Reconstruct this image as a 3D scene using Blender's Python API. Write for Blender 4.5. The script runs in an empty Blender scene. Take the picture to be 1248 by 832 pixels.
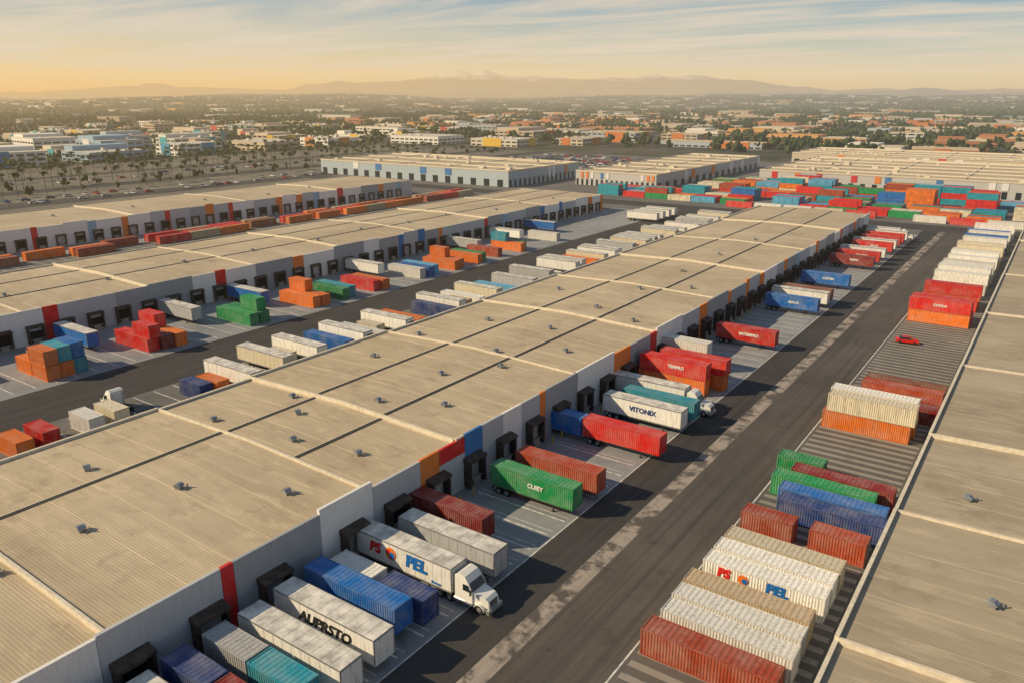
import bpy, math, random
import numpy as np
from mathutils import noise as mnoise, Vector
R=random.Random(7)
scene=bpy.context.scene
COL=bpy.context.collection
scene.view_settings.view_transform='Standard'
scene.view_settings.look='None'
scene.view_settings.exposure=0
# ------------------------------------------------------------------ materials
def haze_out(m,shader,k=0.0002,hz=((.72,.53,.30),(.50,.44,.35))):  # aerial haze put into each material as emission growing with distance from origin
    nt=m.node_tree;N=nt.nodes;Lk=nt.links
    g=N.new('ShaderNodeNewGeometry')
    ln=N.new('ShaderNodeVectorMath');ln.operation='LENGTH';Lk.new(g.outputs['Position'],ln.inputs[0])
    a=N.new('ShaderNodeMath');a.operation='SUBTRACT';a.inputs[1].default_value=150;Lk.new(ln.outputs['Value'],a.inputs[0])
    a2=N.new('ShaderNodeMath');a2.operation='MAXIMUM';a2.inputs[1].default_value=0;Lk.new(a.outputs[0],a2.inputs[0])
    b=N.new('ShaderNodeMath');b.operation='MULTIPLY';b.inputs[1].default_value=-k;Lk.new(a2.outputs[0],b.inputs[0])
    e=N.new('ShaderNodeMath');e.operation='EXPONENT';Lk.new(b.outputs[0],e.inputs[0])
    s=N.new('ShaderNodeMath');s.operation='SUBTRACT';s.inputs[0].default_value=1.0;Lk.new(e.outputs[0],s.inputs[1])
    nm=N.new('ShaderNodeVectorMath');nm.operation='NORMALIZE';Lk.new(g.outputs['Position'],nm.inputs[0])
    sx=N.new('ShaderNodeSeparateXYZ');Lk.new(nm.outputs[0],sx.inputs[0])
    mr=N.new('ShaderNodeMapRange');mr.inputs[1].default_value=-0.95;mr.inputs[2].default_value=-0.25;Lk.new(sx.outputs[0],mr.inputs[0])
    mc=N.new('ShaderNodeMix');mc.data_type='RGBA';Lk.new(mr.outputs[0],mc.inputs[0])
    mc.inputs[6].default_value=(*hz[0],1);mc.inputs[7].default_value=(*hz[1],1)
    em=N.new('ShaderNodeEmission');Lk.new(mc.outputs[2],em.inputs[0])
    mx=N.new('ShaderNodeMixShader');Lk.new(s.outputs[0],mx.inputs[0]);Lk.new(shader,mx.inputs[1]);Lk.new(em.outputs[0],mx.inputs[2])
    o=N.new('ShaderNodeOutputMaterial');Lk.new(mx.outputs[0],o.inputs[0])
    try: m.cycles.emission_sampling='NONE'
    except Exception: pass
def newmat(name):
    m=bpy.data.materials.new(name);m.use_nodes=True;m.node_tree.nodes.clear();return m
def mapr(N,L,src,a,b,c,d):
    r=N.new('ShaderNodeMapRange');r.inputs[1].default_value=a;r.inputs[2].default_value=b;r.inputs[3].default_value=c;r.inputs[4].default_value=d
    L.new(src,r.inputs[0]);return r.outputs[0]
def noise(N,L,vec,scale,detail=4,rough=.6,dist=0):
    n=N.new('ShaderNodeTexNoise');n.inputs['Scale'].default_value=scale;n.inputs['Detail'].default_value=detail;n.inputs['Roughness'].default_value=rough;n.inputs['Distortion'].default_value=dist
    L.new(vec,n.inputs['Vector']);return n.outputs['Fac']
def mixc(N,L,fac,a,b,mode='MIX'):
    m=N.new('ShaderNodeMix');m.data_type='RGBA';m.blend_type=mode
    if not isinstance(fac,(int,float)): L.new(fac,m.inputs[0])
    else: m.inputs[0].default_value=fac
    for i,c in ((6,a),(7,b)):
        if isinstance(c,tuple): m.inputs[i].default_value=(c[0],c[1],c[2],1)
        else: L.new(c,m.inputs[i])
    return m.outputs[2]
def scalev(N,L,vec,s):
    m=N.new('ShaderNodeMapping');m.inputs['Scale'].default_value=s;L.new(vec,m.inputs[0]);return m.outputs[0]
def bsdf(N,L,col,rough=.6,metal=0,bump=None,bs=.3,bd=.05,spec=.5):
    b=N.new('ShaderNodeBsdfPrincipled')
    if isinstance(col,tuple): b.inputs['Base Color'].default_value=(*col,1)
    else: L.new(col,b.inputs['Base Color'])
    b.inputs['Roughness'].default_value=rough;b.inputs['Metallic'].default_value=metal
    b.inputs['Specular IOR Level'].default_value=spec
    if bump is not None:
        bp=N.new('ShaderNodeBump');bp.inputs['Strength'].default_value=bs;bp.inputs['Distance'].default_value=bd
        L.new(bump,bp.inputs['Height']);L.new(bp.outputs[0],b.inputs['Normal'])
    return b.outputs[0]
def simple(name,col,rough=.6,metal=0,var=.25,ns=1.5,spec=.5,**kw):
    m=newmat(name);N=m.node_tree.nodes;L=m.node_tree.links
    g=N.new('ShaderNodeNewGeometry')
    n=noise(N,L,g.outputs['Position'],ns,3)
    c=mixc(N,L,mapr(N,L,n,.3,.7,0,1),tuple(x*(1-var) for x in col),tuple(min(1,x*(1+var)) for x in col))
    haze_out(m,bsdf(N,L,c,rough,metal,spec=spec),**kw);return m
def objpaint(name,rough=.5,rust=.5,dirt=.42,fadea=.25):
    m=newmat(name);N=m.node_tree.nodes;L=m.node_tree.links
    oi=N.new('ShaderNodeObjectInfo');tc=N.new('ShaderNodeTexCoord')
    ad=N.new('ShaderNodeVectorMath');ad.operation='ADD';L.new(tc.outputs['Object'],ad.inputs[0])
    mu=N.new('ShaderNodeMath');mu.operation='MULTIPLY';mu.inputs[1].default_value=97;L.new(oi.outputs['Random'],mu.inputs[0])
    cb=N.new('ShaderNodeCombineXYZ');L.new(mu.outputs[0],cb.inputs[0]);L.new(mu.outputs[0],cb.inputs[1]);L.new(cb.outputs[0],ad.inputs[1])
    v=ad.outputs[0]
    fade=noise(N,L,v,.45,2)
    c=mixc(N,L,mapr(N,L,fade,.35,.7,0,fadea),oi.outputs['Color'],(.55,.50,.44))
    st=noise(N,L,scalev(N,L,v,(3.5,3.5,.45)),1.0,3,.7)
    c=mixc(N,L,mapr(N,L,st,.48,.72,0,dirt),c,(.08,.06,.045))
    if rust>0:
        ru=noise(N,L,v,2.2,4,.75)
        c=mixc(N,L,mapr(N,L,ru,.58,.70,0,rust),c,(.15,.055,.022))
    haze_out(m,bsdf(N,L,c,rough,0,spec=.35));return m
M={}
M['paint']=objpaint('container_paint')
M['van']=objpaint('trailer_paint',.4,.08,.36,.08)
M['cab']=objpaint('cab_paint',.3,.0,.08,.0)
M['panel']=objpaint('precast_panel_paint',.85,.0,.16,.10)
M['letter']=objpaint('lettering_paint',.6,.0,.1,.0)
M['steel']=simple('galvanised_steel',(.32,.32,.32),.45,.4)
M['dark']=simple('dark_steel',(.035,.032,.03),.6)
M['tyre']=simple('tyre_rubber',(.018,.018,.018),.85)
M['rim']=simple('wheel_rim',(.5,.5,.5),.35,.6)
M['glass']=simple('dark_glass',(.02,.03,.04),.08)
M['lamp']=simple('lamp_lens',(.75,.72,.65),.15)
M['vanroof']=simple('trailer_roof',(.62,.59,.54),.55,0,.4,.7)
M['wall']=simple('precast_wall',(.36,.38,.41),.9,0,.12,.35)
M['cap']=simple('parapet_cap',(.66,.59,.47),.7,0,.15)
M['hood']=simple('dock_hood',(.07,.048,.036),.75,0,.5,1)
M['dockblack']=simple('painted_dock_dark_and_bumper',(.008,.008,.009),.9)  # near-black colour paints the darkness of dock openings; also the bumper colour
M['door']=simple('roller_door',(.40,.41,.42),.6)
M['yellow']=simple('yellow_paint',(.6,.38,.03),.6)
M['bluec']=simple('vent_cap',(.26,.29,.32),.4,.3)
M['line']=simple('road_paint',(.62,.61,.58),.8,0,.4,1.2)
M['concrete']=simple('concrete_kerb',(.3,.28,.25),.9,0,.3)
M['trunk']=simple('palm_trunk',(.14,.10,.07),.9)
M['leaf']=simple('palm_leaf',(.05,.075,.022),.7,0,.5,.3)
def roofmat(name,ca,cb_,cs):
    m=newmat(name);N=m.node_tree.nodes;L=m.node_tree.links
    g=N.new('ShaderNodeNewGeometry');P=g.outputs['Position']
    big=noise(N,L,scalev(N,L,P,(.03,.045,0)),1,4,.7)
    c=mixc(N,L,mapr(N,L,big,.38,.62,0,1),ca,cb_)
    wn=N.new('ShaderNodeTexWhiteNoise');wn.noise_dimensions='3D'
    fl=N.new('ShaderNodeVectorMath');fl.operation='FLOOR';L.new(scalev(N,L,P,(.0475,.21,0)),fl.inputs[0]);L.new(fl.outputs[0],wn.inputs['Vector'])
    c=mixc(N,L,mapr(N,L,wn.outputs['Value'],0,1,0,.22),c,cs)
    st=noise(N,L,scalev(N,L,P,(.05,.7,0)),1,4,.75)
    c=mixc(N,L,mapr(N,L,st,.48,.70,0,.42),c,cs)
    st2=noise(N,L,scalev(N,L,P,(.04,.4,3)),1.7,3,.7)
    c=mixc(N,L,mapr(N,L,st2,.52,.7,0,.5),c,tuple(x*1.22 for x in cb_))
    sp=noise(N,L,P,.22,5,.75)
    c=mixc(N,L,mapr(N,L,sp,.56,.74,0,.5),c,(.19,.14,.095))
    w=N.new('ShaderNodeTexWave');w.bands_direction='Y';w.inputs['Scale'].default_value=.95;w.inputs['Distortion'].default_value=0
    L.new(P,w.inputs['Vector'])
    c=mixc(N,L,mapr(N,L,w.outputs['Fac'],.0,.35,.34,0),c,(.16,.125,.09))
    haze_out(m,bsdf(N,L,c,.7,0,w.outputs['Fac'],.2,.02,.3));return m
M['roofM']=roofmat('tan_metal_roof',(.48,.39,.265),(.60,.50,.355),(.34,.27,.19))
M['roofR']=roofmat('grey_tan_metal_roof',(.37,.31,.225),(.48,.41,.305),(.27,.225,.165))
M['gutter']=simple('roof_gutter',(.05,.045,.04),.8,0,.3,.3)
def asphalt(name,base,hi,lo,streak=.5,pa=.05,patch=(.35,.68)):
    m=newmat(name);N=m.node_tree.nodes;L=m.node_tree.links
    g=N.new('ShaderNodeNewGeometry');P=g.outputs['Position']
    a=noise(N,L,P,pa,4,.7);c=mixc(N,L,mapr(N,L,a,patch[0],patch[1],0,1),base,hi)
    s=noise(N,L,scalev(N,L,P,(1.1,.014,0)),1,4,.7);c=mixc(N,L,mapr(N,L,s,.45,.68,0,streak),c,lo)
    s2=noise(N,L,scalev(N,L,P,(.8,.02,4)),1.3,3,.7);c=mixc(N,L,mapr(N,L,s2,.52,.7,0,streak*.5),c,hi)
    o=noise(N,L,P,.3,5,.8);c=mixc(N,L,mapr(N,L,o,.56,.70,0,.7),c,lo)
    fine=noise(N,L,P,9,2,.7);c=mixc(N,L,mapr(N,L,fine,.3,.75,0,.22),c,hi)
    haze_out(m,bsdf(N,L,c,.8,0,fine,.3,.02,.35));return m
M['yard']=asphalt('yard_asphalt',(.12,.115,.11),(.19,.18,.17),(.062,.059,.057),.4)
M['road']=asphalt('road_asphalt',(.045,.042,.041),(.072,.067,.063),(.026,.024,.024),.7)
M['road2']=asphalt('lighter_road_asphalt',(.078,.068,.060),(.12,.105,.094),(.04,.036,.033),.7)
M['apron']=asphalt('apron_concrete',(.20,.21,.225),(.32,.32,.325),(.09,.09,.095),.12)
M['strip']=asphalt('worn_concrete_strip',(.075,.066,.06),(.36,.31,.27),(.05,.044,.04),.35,.22,(.44,.54))
M['bay']=asphalt('bay_stripe_concrete',(.24,.215,.19),(.33,.30,.265),(.12,.105,.09),.1)
M['baydark']=asphalt('bay_dark_asphalt',(.10,.09,.083),(.15,.137,.125),(.055,.05,.047),.2)
M['lot']=asphalt('pale_lot',(.12,.11,.09),(.22,.195,.16),(.07,.065,.055),.2,.02)
def groundmat():
    m=newmat('land_cover');N=m.node_tree.nodes;L=m.node_tree.links
    g=N.new('ShaderNodeNewGeometry');P=g.outputs['Position']
    a=noise(N,L,P,.006,5,.7);c=mixc(N,L,mapr(N,L,a,.4,.6,0,1),(.035,.048,.024),(.11,.095,.07))
    b=noise(N,L,P,.02,4,.7);c=mixc(N,L,mapr(N,L,b,.52,.6,0,.8),c,(.11,.10,.095))
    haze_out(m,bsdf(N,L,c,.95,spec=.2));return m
M['ground']=groundmat()
HZ=((.88,.60,.29),(.64,.52,.37))
def mountmat():
    m=newmat('mountain_rock');N=m.node_tree.nodes;L=m.node_tree.links
    g=N.new('ShaderNodeNewGeometry');s=N.new('ShaderNodeSeparateXYZ');L.new(g.outputs['Position'],s.inputs[0])
    n=noise(N,L,g.outputs['Position'],.004,4,.7)
    a=N.new('ShaderNodeMath');a.operation='MULTIPLY_ADD';a.inputs[1].default_value=260;L.new(n,a.inputs[0]);L.new(s.outputs[2],a.inputs[2])
    c=mixc(N,L,mapr(N,L,a.outputs[0],420,500,0,1),(.06,.075,.095),(.85,.85,.85))
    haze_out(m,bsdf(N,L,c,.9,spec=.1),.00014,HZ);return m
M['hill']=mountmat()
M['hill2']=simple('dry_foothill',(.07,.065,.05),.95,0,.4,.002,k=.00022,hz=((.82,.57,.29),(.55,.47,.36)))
def treemat():
    m=newmat('foliage');N=m.node_tree.nodes;L=m.node_tree.links
    g=N.new('ShaderNodeNewGeometry')
    c=mixc(N,L,g.outputs['Random Per Island'],(.016,.032,.013),(.065,.09,.028))
    haze_out(m,bsdf(N,L,c,.85,spec=.2));return m
M['tree']=treemat()
# ------------------------------------------------------------------ mesh builder
class MB:
    def __init__(s): s.v=[];s.f=[];s.m=[]
    def poly(s,pts,mi=0):
        b=len(s.v);s.v+=[tuple(p) for p in pts];s.f.append(tuple(range(b,b+len(pts))));s.m.append(mi)
    def box(s,x0,x1,y0,y1,z0,z1,mi=0):
        b=len(s.v)
        s.v+=[(x0,y0,z0),(x1,y0,z0),(x1,y1,z0),(x0,y1,z0),(x0,y0,z1),(x1,y0,z1),(x1,y1,z1),(x0,y1,z1)]
        for q in ((0,3,2,1),(4,5,6,7),(0,1,5,4),(1,2,6,5),(2,3,7,6),(3,0,4,7)):
            s.f.append(tuple(b+i for i in q));s.m.append(mi)
    def cyl(s,c,r,h,ax='z',n=12,mi=0,cap=None,r2=None):
        r2=r if r2 is None else r2;b=len(s.v)
        for j,(t,rr) in enumerate(((-h/2,r),(h/2,r2))):
            for i in range(n):
                a=2*math.pi*i/n;p,q=rr*math.cos(a),rr*math.sin(a)
                s.v.append({'z':(c[0]+p,c[1]+q,c[2]+t),'y':(c[0]+p,c[1]+t,c[2]+q),'x':(c[0]+t,c[1]+p,c[2]+q)}[ax])
        for i in range(n):
            s.f.append((b+i,b+(i+1)%n,b+n+(i+1)%n,b+n+i));s.m.append(mi)
        cm=mi if cap is None else cap
        s.f.append(tuple(b+i for i in range(n))[::-1]);s.m.append(cm)
        s.f.append(tuple(b+n+i for i in range(n)));s.m.append(cm)
    def prism(s,prof,y0,y1,mi=0):
        b=len(s.v);n=len(prof);mid=(y0+y1)/2
        for yy in (y0,y1):
            for p in prof:
                k=p[2] if len(p)>2 else 1
                s.v.append((p[0],mid+(yy-mid)*k,p[1]))
        for i in range(n):
            j=(i+1)%n;s.f.append((b+i,b+j,b+n+j,b+n+i));s.m.append(mi)
        s.f.append(tuple(b+i for i in range(n)));s.m.append(mi)
        s.f.append(tuple(b+n+i for i in range(n))[::-1]);s.m.append(mi)
    def corr(s,p0,p1,z0,z1,nrm,pitch=.30,depth=.05,mi=0):
        dx,dy=p1[0]-p0[0],p1[1]-p0[1];Ln=math.hypot(dx,dy);n=max(2,int(Ln/pitch));pr=[]
        for i in range(n):
            for t,d in ((0,0),(.25,0),(.5,1),(.75,1)): pr.append(((i+t)/n,d))
        pr.append((1,0));prev=None
        for t,d in pr:
            x=p0[0]+dx*t-nrm[0]*depth*d;y=p0[1]+dy*t-nrm[1]*depth*d
            if prev: s.poly([(prev[0],prev[1],z0),(x,y,z0),(x,y,z1),(prev[0],prev[1],z1)],mi)
            prev=(x,y)
    def mesh(s,name,mats,smooth=False):
        me=bpy.data.meshes.new(name);me.from_pydata(s.v,[],s.f)
        for m in mats: me.materials.append(m)
        me.polygons.foreach_set('material_index',s.m)
        if smooth: me.polygons.foreach_set('use_smooth',[True]*len(s.f))
        me.update();return me
def ob(name,me,loc=(0,0,0),rz=0,parent=None,color=None,**kw):
    o=bpy.data.objects.new(name,me);o.location=loc;o.rotation_euler=(0,0,rz)
    if parent is not None: o.parent=parent
    if color is not None: o.color=(*color,1)
    for k,v in kw.items(): o[k]=v
    COL.objects.link(o);return o
def sheet(name,x0,x1,y0,y1,z,mat):
    mb=MB();mb.poly([(x0,y0,z),(x1,y0,z),(x1,y1,z),(x0,y1,z)])
    return ob(name,mb.mesh(name,[mat]),kind='structure')
C=dict(red=(.66,.018,.012),orange=(.78,.18,.015),rust=(.38,.06,.022),dark_red=(.24,.016,.014),blue=(.01,.14,.46),
 navy=(.012,.045,.19),teal=(.01,.30,.40),green=(.01,.28,.085),white=(.80,.78,.73),cream=(.70,.62,.46),grey=(.42,.43,.44),brown=(.28,.09,.035),tan=(.50,.38,.24),black=(.02,.02,.02),lightblue=(.1,.38,.6),yellow=(.65,.42,.04))
CW=dict(dark_red='dark red',lightblue='light blue')
def cw(c): return CW.get(c,c)
# ------------------------------------------------------------------ containers
Wd=2.5
def cont_meshes(L,Hc=2.85):
    h=L/2;w=Wd/2
    b=MB()
    b.corr((-h+.1,-w+.02),(h-.1,-w+.02),.14,Hc-.1,(0,-1));b.corr((-h+.1,w-.02),(h-.1,w-.02),.14,Hc-.1,(0,1))
    b.corr((h-.03,-w+.1),(h-.03,w-.1),.14,Hc-.1,(1,0))
    b.poly([(-h+.05,-w+.05,.14),(h-.05,-w+.05,.14),(h-.05,w-.05,.14),(-h+.05,w-.05,.14)])
    n=int(L/.55);prev=None
    for i in range(n+1):
        for t,z in ((0,0),(.35,0),(.5,.03),(.85,.03)):
            x=-h+.1+(L-.2)*min(1,(i+t)/n)
            if prev and x>prev[0]: b.poly([(prev[0],-w+.06,Hc-.06+prev[1]),(x,-w+.06,Hc-.06+z),(x,w-.06,Hc-.06+z),(prev[0],w-.06,Hc-.06+prev[1])])
            prev=(x,z)
    body=b.mesh('container_body',[M['paint']])
    f=MB()
    for sx in (-1,1):
        for sy in (-1,1):
            x0,x1=sorted((sx*h,sx*(h-.14)));y0,y1=sorted((sy*w,sy*(w-.12)))
            f.box(x0,x1,y0,y1,.13,Hc-.13)
            for z in (0,Hc-.13):
                x0,x1=sorted((sx*(h+.012),sx*(h-.18)));y0,y1=sorted((sy*(w+.012),sy*(w-.16)));f.box(x0,x1,y0,y1,z,z+.142)
        x0,x1=sorted((sx*h-sx*.003,sx*(h-.1)));f.box(x0,x1,-w+.17,w-.17,.02,.15);f.box(x0,x1,-w+.17,w-.17,Hc-.13,Hc)
    for sy in (-1,1):
        y0,y1=sorted((sy*(w-.004),sy*(w-.09)));f.box(-h+.19,h-.19,y0,y1,.02,.16);f.box(-h+.19,h-.19,y0,y1,Hc-.11,Hc-.005)
    frame=f.mesh('container_frame',[M['paint']])
    d=MB();wd=w-.14
    d.box(-.04,.0,0,wd,.16,Hc-.14,0)
    for k in range(1,5): d.box(-.055,-.04,.06,wd-.06,.16+k*.52-.05,.16+k*.52+.05,0)
    for y in (.28,.82): 
        d.cyl((-.085,y,Hc/2),.028,Hc-.3,'z',6,1)
        for z in (.3,1.1,Hc-.4): d.box(-.11,-.05,y-.07,y+.07,z,z+.08,1)
    door=d.mesh('container_door',[M['paint'],M['steel']])
    return body,frame,door,L
CM={'c40':cont_meshes(12.6),'c20':cont_meshes(6.1)}
def far_mesh():
    b=MB();h=6.1;w=1.22
    b.corr((-h,-w),(h,-w),0,2.7,(0,-1),.6,.06);b.corr((-h,w),(h,w),0,2.7,(0,1),.6,.06);b.corr((h,-w),(h,w),0,2.7,(1,0),.6,.06);b.corr((-h,-w),(-h,w),0,2.7,(-1,0),.6,.06)
    b.poly([(-h,-w,2.68),(h,-w,2.68),(h,w,2.68),(-h,w,2.68)])
    for sx in (-1,1):
        for sy in (-1,1): b.box(sx*h-.09,sx*h+.09,sy*w-.09,sy*w+.09,0,2.75)
    return b.mesh('container_small',[M['paint']])
FAR=far_mesh()
TX={}
def text_mesh(body,size,bold=.02,shear=0):
    k=(body,size,bold,shear)
    if k in TX: return TX[k]
    cu=bpy.data.curves.new('lettering','FONT');cu.body=body;cu.size=size;cu.offset=bold;cu.extrude=.012;cu.shear=shear
    cu.align_x='CENTER';cu.align_y='CENTER';cu.resolution_u=3
    o=bpy.data.objects.new('lettering',cu);COL.objects.link(o)
    dg=bpy.context.evaluated_depsgraph_get();me=bpy.data.meshes.new_from_object(o.evaluated_get(dg))
    bpy.data.objects.remove(o);me.materials.clear();me.materials.append(M['letter']);TX[k]=me;return me
def letter(parent,body,size,x,z,y=-Wd/2-.03,color='white',bold=.03,shear=0):
    o=ob('lettering',text_mesh(body,size,bold,shear),(x,y,z),0,parent,C[color]);o.rotation_euler=(math.pi/2,0,0);return o
def jit(c,a=.18):
    k=1+R.uniform(-a,a);return tuple(min(.9,x*k) for x in c)
def container(x,y,z=0,col='red',kind='c40',rz=0,where='standing in the container yard',text=None,tcol='white',tsize=.8,group='shipping containers in the yard'):
    body,frame,door,L=CM[kind];c=jit(C[col]);rz+=R.uniform(-.01,.01)
    a='short ' if kind=='c20' else ''
    o=ob('shipping_container',body,(x+R.uniform(-.35,.35),y,z),rz,None,c,label=f'{a}{cw(col)} corrugated shipping container {where}',category='container',group=group)
    ob('frame',frame,parent=o,color=tuple(v*.85 for v in c))
    ob('door',door,(-L/2,0,0),0,o,c);ob('door',door,(-L/2,-Wd/2+.14,0),0,o,c)
    if text: letter(o,text,tsize,R.uniform(-.5,1),1.55,color=tcol)
    return o
def far_container(x,y,z,col,rz=0,where='in a stacked yard row'):
    return ob('shipping_container',FAR,(x,y,z),rz+R.uniform(-.01,.01),None,jit(C[col]),label=f'{cw(col)} shipping container {where}',category='container',group='shipping containers in the yard')
def wheel_mesh(w=.55,r=.5):
    b=MB();b.cyl((0,0,0),r,w,'y',18,0,0);b.cyl((0,0,0),r*.55,w+.02,'y',12,1,1);b.cyl((0,0,0),r*.18,w+.1,'y',8,1,1)
    return b.mesh('wheel',[M['tyre'],M['rim']])
WH=wheel_mesh();WHF=wheel_mesh(.32)
def chassis_mesh(L):
    b=MB();h=L/2
    for s in (-1,1): b.box(-h+.05,h-.3,s*.5-.08,s*.5+.08,.82,1.12)
    n=int(L/1.1)
    for i in range(n): x=-h+.4+i*(L-.8)/(n-1);b.box(x-.05,x+.05,-1.2,1.2,1.0,1.13)
    for s in (-1,1): b.box(-h+1,h-.6,s*1.2-.03,s*1.2+.03,.98,1.13)
    b.box(-h+.6,-h+3.4,-.42,.42,.55,.83)
    b.box(-h,-h+.12,-1.15,1.15,.5,.62);b.box(-h+.02,-h+.1,-.6,-.5,.6,.9);b.box(-h+.02,-h+.1,.5,.6,.6,.9)
    return b.mesh('chassis',[M['dark']])
def gear_mesh():
    b=MB()
    for s in (-1,1): b.box(-.08,.08,s*.85-.08,s*.85+.08,.08,1.0);b.box(-.18,.18,s*.85-.16,s*.85+.16,0,.08)
    b.box(-.04,.04,-.8,.8,.5,.58);return b.mesh('landing_gear',[M['dark']])
GEAR=gear_mesh()
def van_mesh(L,Hh=2.85):
    b=MB();h=L/2;w=1.29;z0=1.14;z1=z0+Hh
    b.box(-h,h,-w,w,z0,z1-.04,0)
    b.box(-h+.02,h-.02,-w+.05,w-.05,z1-.036,z1+.0,1)
    n=int(L/1.2)
    for i in range(n+1):
        x=-h+.06+i*(L-.12)/n
        for s in (-1,1): b.box(x-.035,x+.035,min(s*w,s*(w+.02)),max(s*w,s*(w+.02)),z0+.18,z1-.16,0)
        b.box(x-.04,x+.04,-w+.08,w-.08,z1,z1+.02,1)
    for s in (-1,1):
        b.box(-h,h,min(s*w,s*(w+.035)),max(s*w,s*(w+.035)),z0,z0+.16,2);b.box(-h,h,min(s*w,s*(w+.035)),max(s*w,s*(w+.035)),z1-.14,z1+.01,2)
    for s in (-1,1): b.box(h-.02,h+.035,s*w-.06,s*w+.06,z0,z1-.03,2)
    b.box(h,h+.03,-w+.1,w-.1,z1-.2,z1-.05,2)
    return b.mesh('trailer_body',[M['van'],M['vanroof'],M['steel']])
def reefer_mesh():
    b=MB();b.box(0,.42,-.95,.95,2.1,3.75,0);b.box(.42,.46,-.8,.8,2.6,3.5,1);b.box(.05,.4,-.7,.7,1.5,2.1,1);return b.mesh('cooling_unit',[M['van'],M['dark']])
REEF=reefer_mesh()
TL=13.6
VAN=van_mesh(TL);CH=chassis_mesh(TL);CHC=chassis_mesh(12.6)
def vdoor():
    b=MB();b.box(-.05,0,.02,1.25,1.2,3.9,0)
    for y in (.35,.9): b.cyl((-.08,y,2.5),.02,2.6,'z',6,1)
    return b.mesh('trailer_door',[M['van'],M['steel']])
VD=vdoor()
def undercarriage(par,L):
    for ax in (-L/2+1.3,-L/2+2.55):
        for s in (-1,1): ob('wheel',WH,(ax,s*.95,.5),0,par)
    ob('landing_gear',GEAR,(L/2-3,0,0),0,par)
def trailer(x,y,col='white',rz=0,where='parked in the trailer yard',text=None,reefer=False,tcol='blue',tsize=1.2,shear=0,bold=.03):
    c=jit(C[col],.1);rz+=R.uniform(-.01,.01)
    o=ob('box_trailer',VAN,(x,y,0),rz,None,c,label=f'{cw(col)} box trailer with pale roof {where}',category='trailer',group='parked box trailers')
    ob('chassis',CH,parent=o);undercarriage(o,TL)
    ob('door',VD,(-TL/2,0,0),0,o,c);ob('door',VD,(-TL/2,-1.27,0),0,o,c)
    if reefer: ob('cooling_unit',REEF,(TL/2,0,0),0,o,C['white'])
    if text: letter(o,text,tsize,.3,2.65,y=-1.35,color=tcol,shear=shear,bold=bold)
    return o
def cont_trailer(x,y,col,where='backed up to a loading dock',text=None,tcol='white',tsize=.8,col2=None):
    rz=R.uniform(-.01,.01);c=jit(C[col]);body,frame,door,L=CM['c40']
    o=ob('container_trailer',CHC,(x,y,0),rz,None,label=f'{cw(col)} container on chassis {where}',category='trailer',group='container trailers at the docks')
    if col2:
        for dx,cc in ((3.2,c),(-3.2,jit(C[col2]))):
            b2,f2,d2,_=CM['c20'];ob('container_body',b2,(dx,0,1.15),0,o,cc);ob('frame',f2,(dx,0,1.15),0,o,cc);ob('door',d2,(dx-3.05,0,1.15),0,o,cc);ob('door',d2,(dx-3.05,-Wd/2+.14,1.15),0,o,cc)
    else:
        ob('container_body',body,(0,0,1.15),0,o,c);ob('frame',frame,(0,0,1.15),0,o,tuple(v*.85 for v in c))
        ob('door',door,(-L/2,0,1.15),0,o,c);ob('door',door,(-L/2,-Wd/2+.14,1.15),0,o,c)
    undercarriage(o,12.6)
    if text: letter(o,text,tsize,R.uniform(.3,1.5),2.7,color=tcol)
    return o
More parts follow.
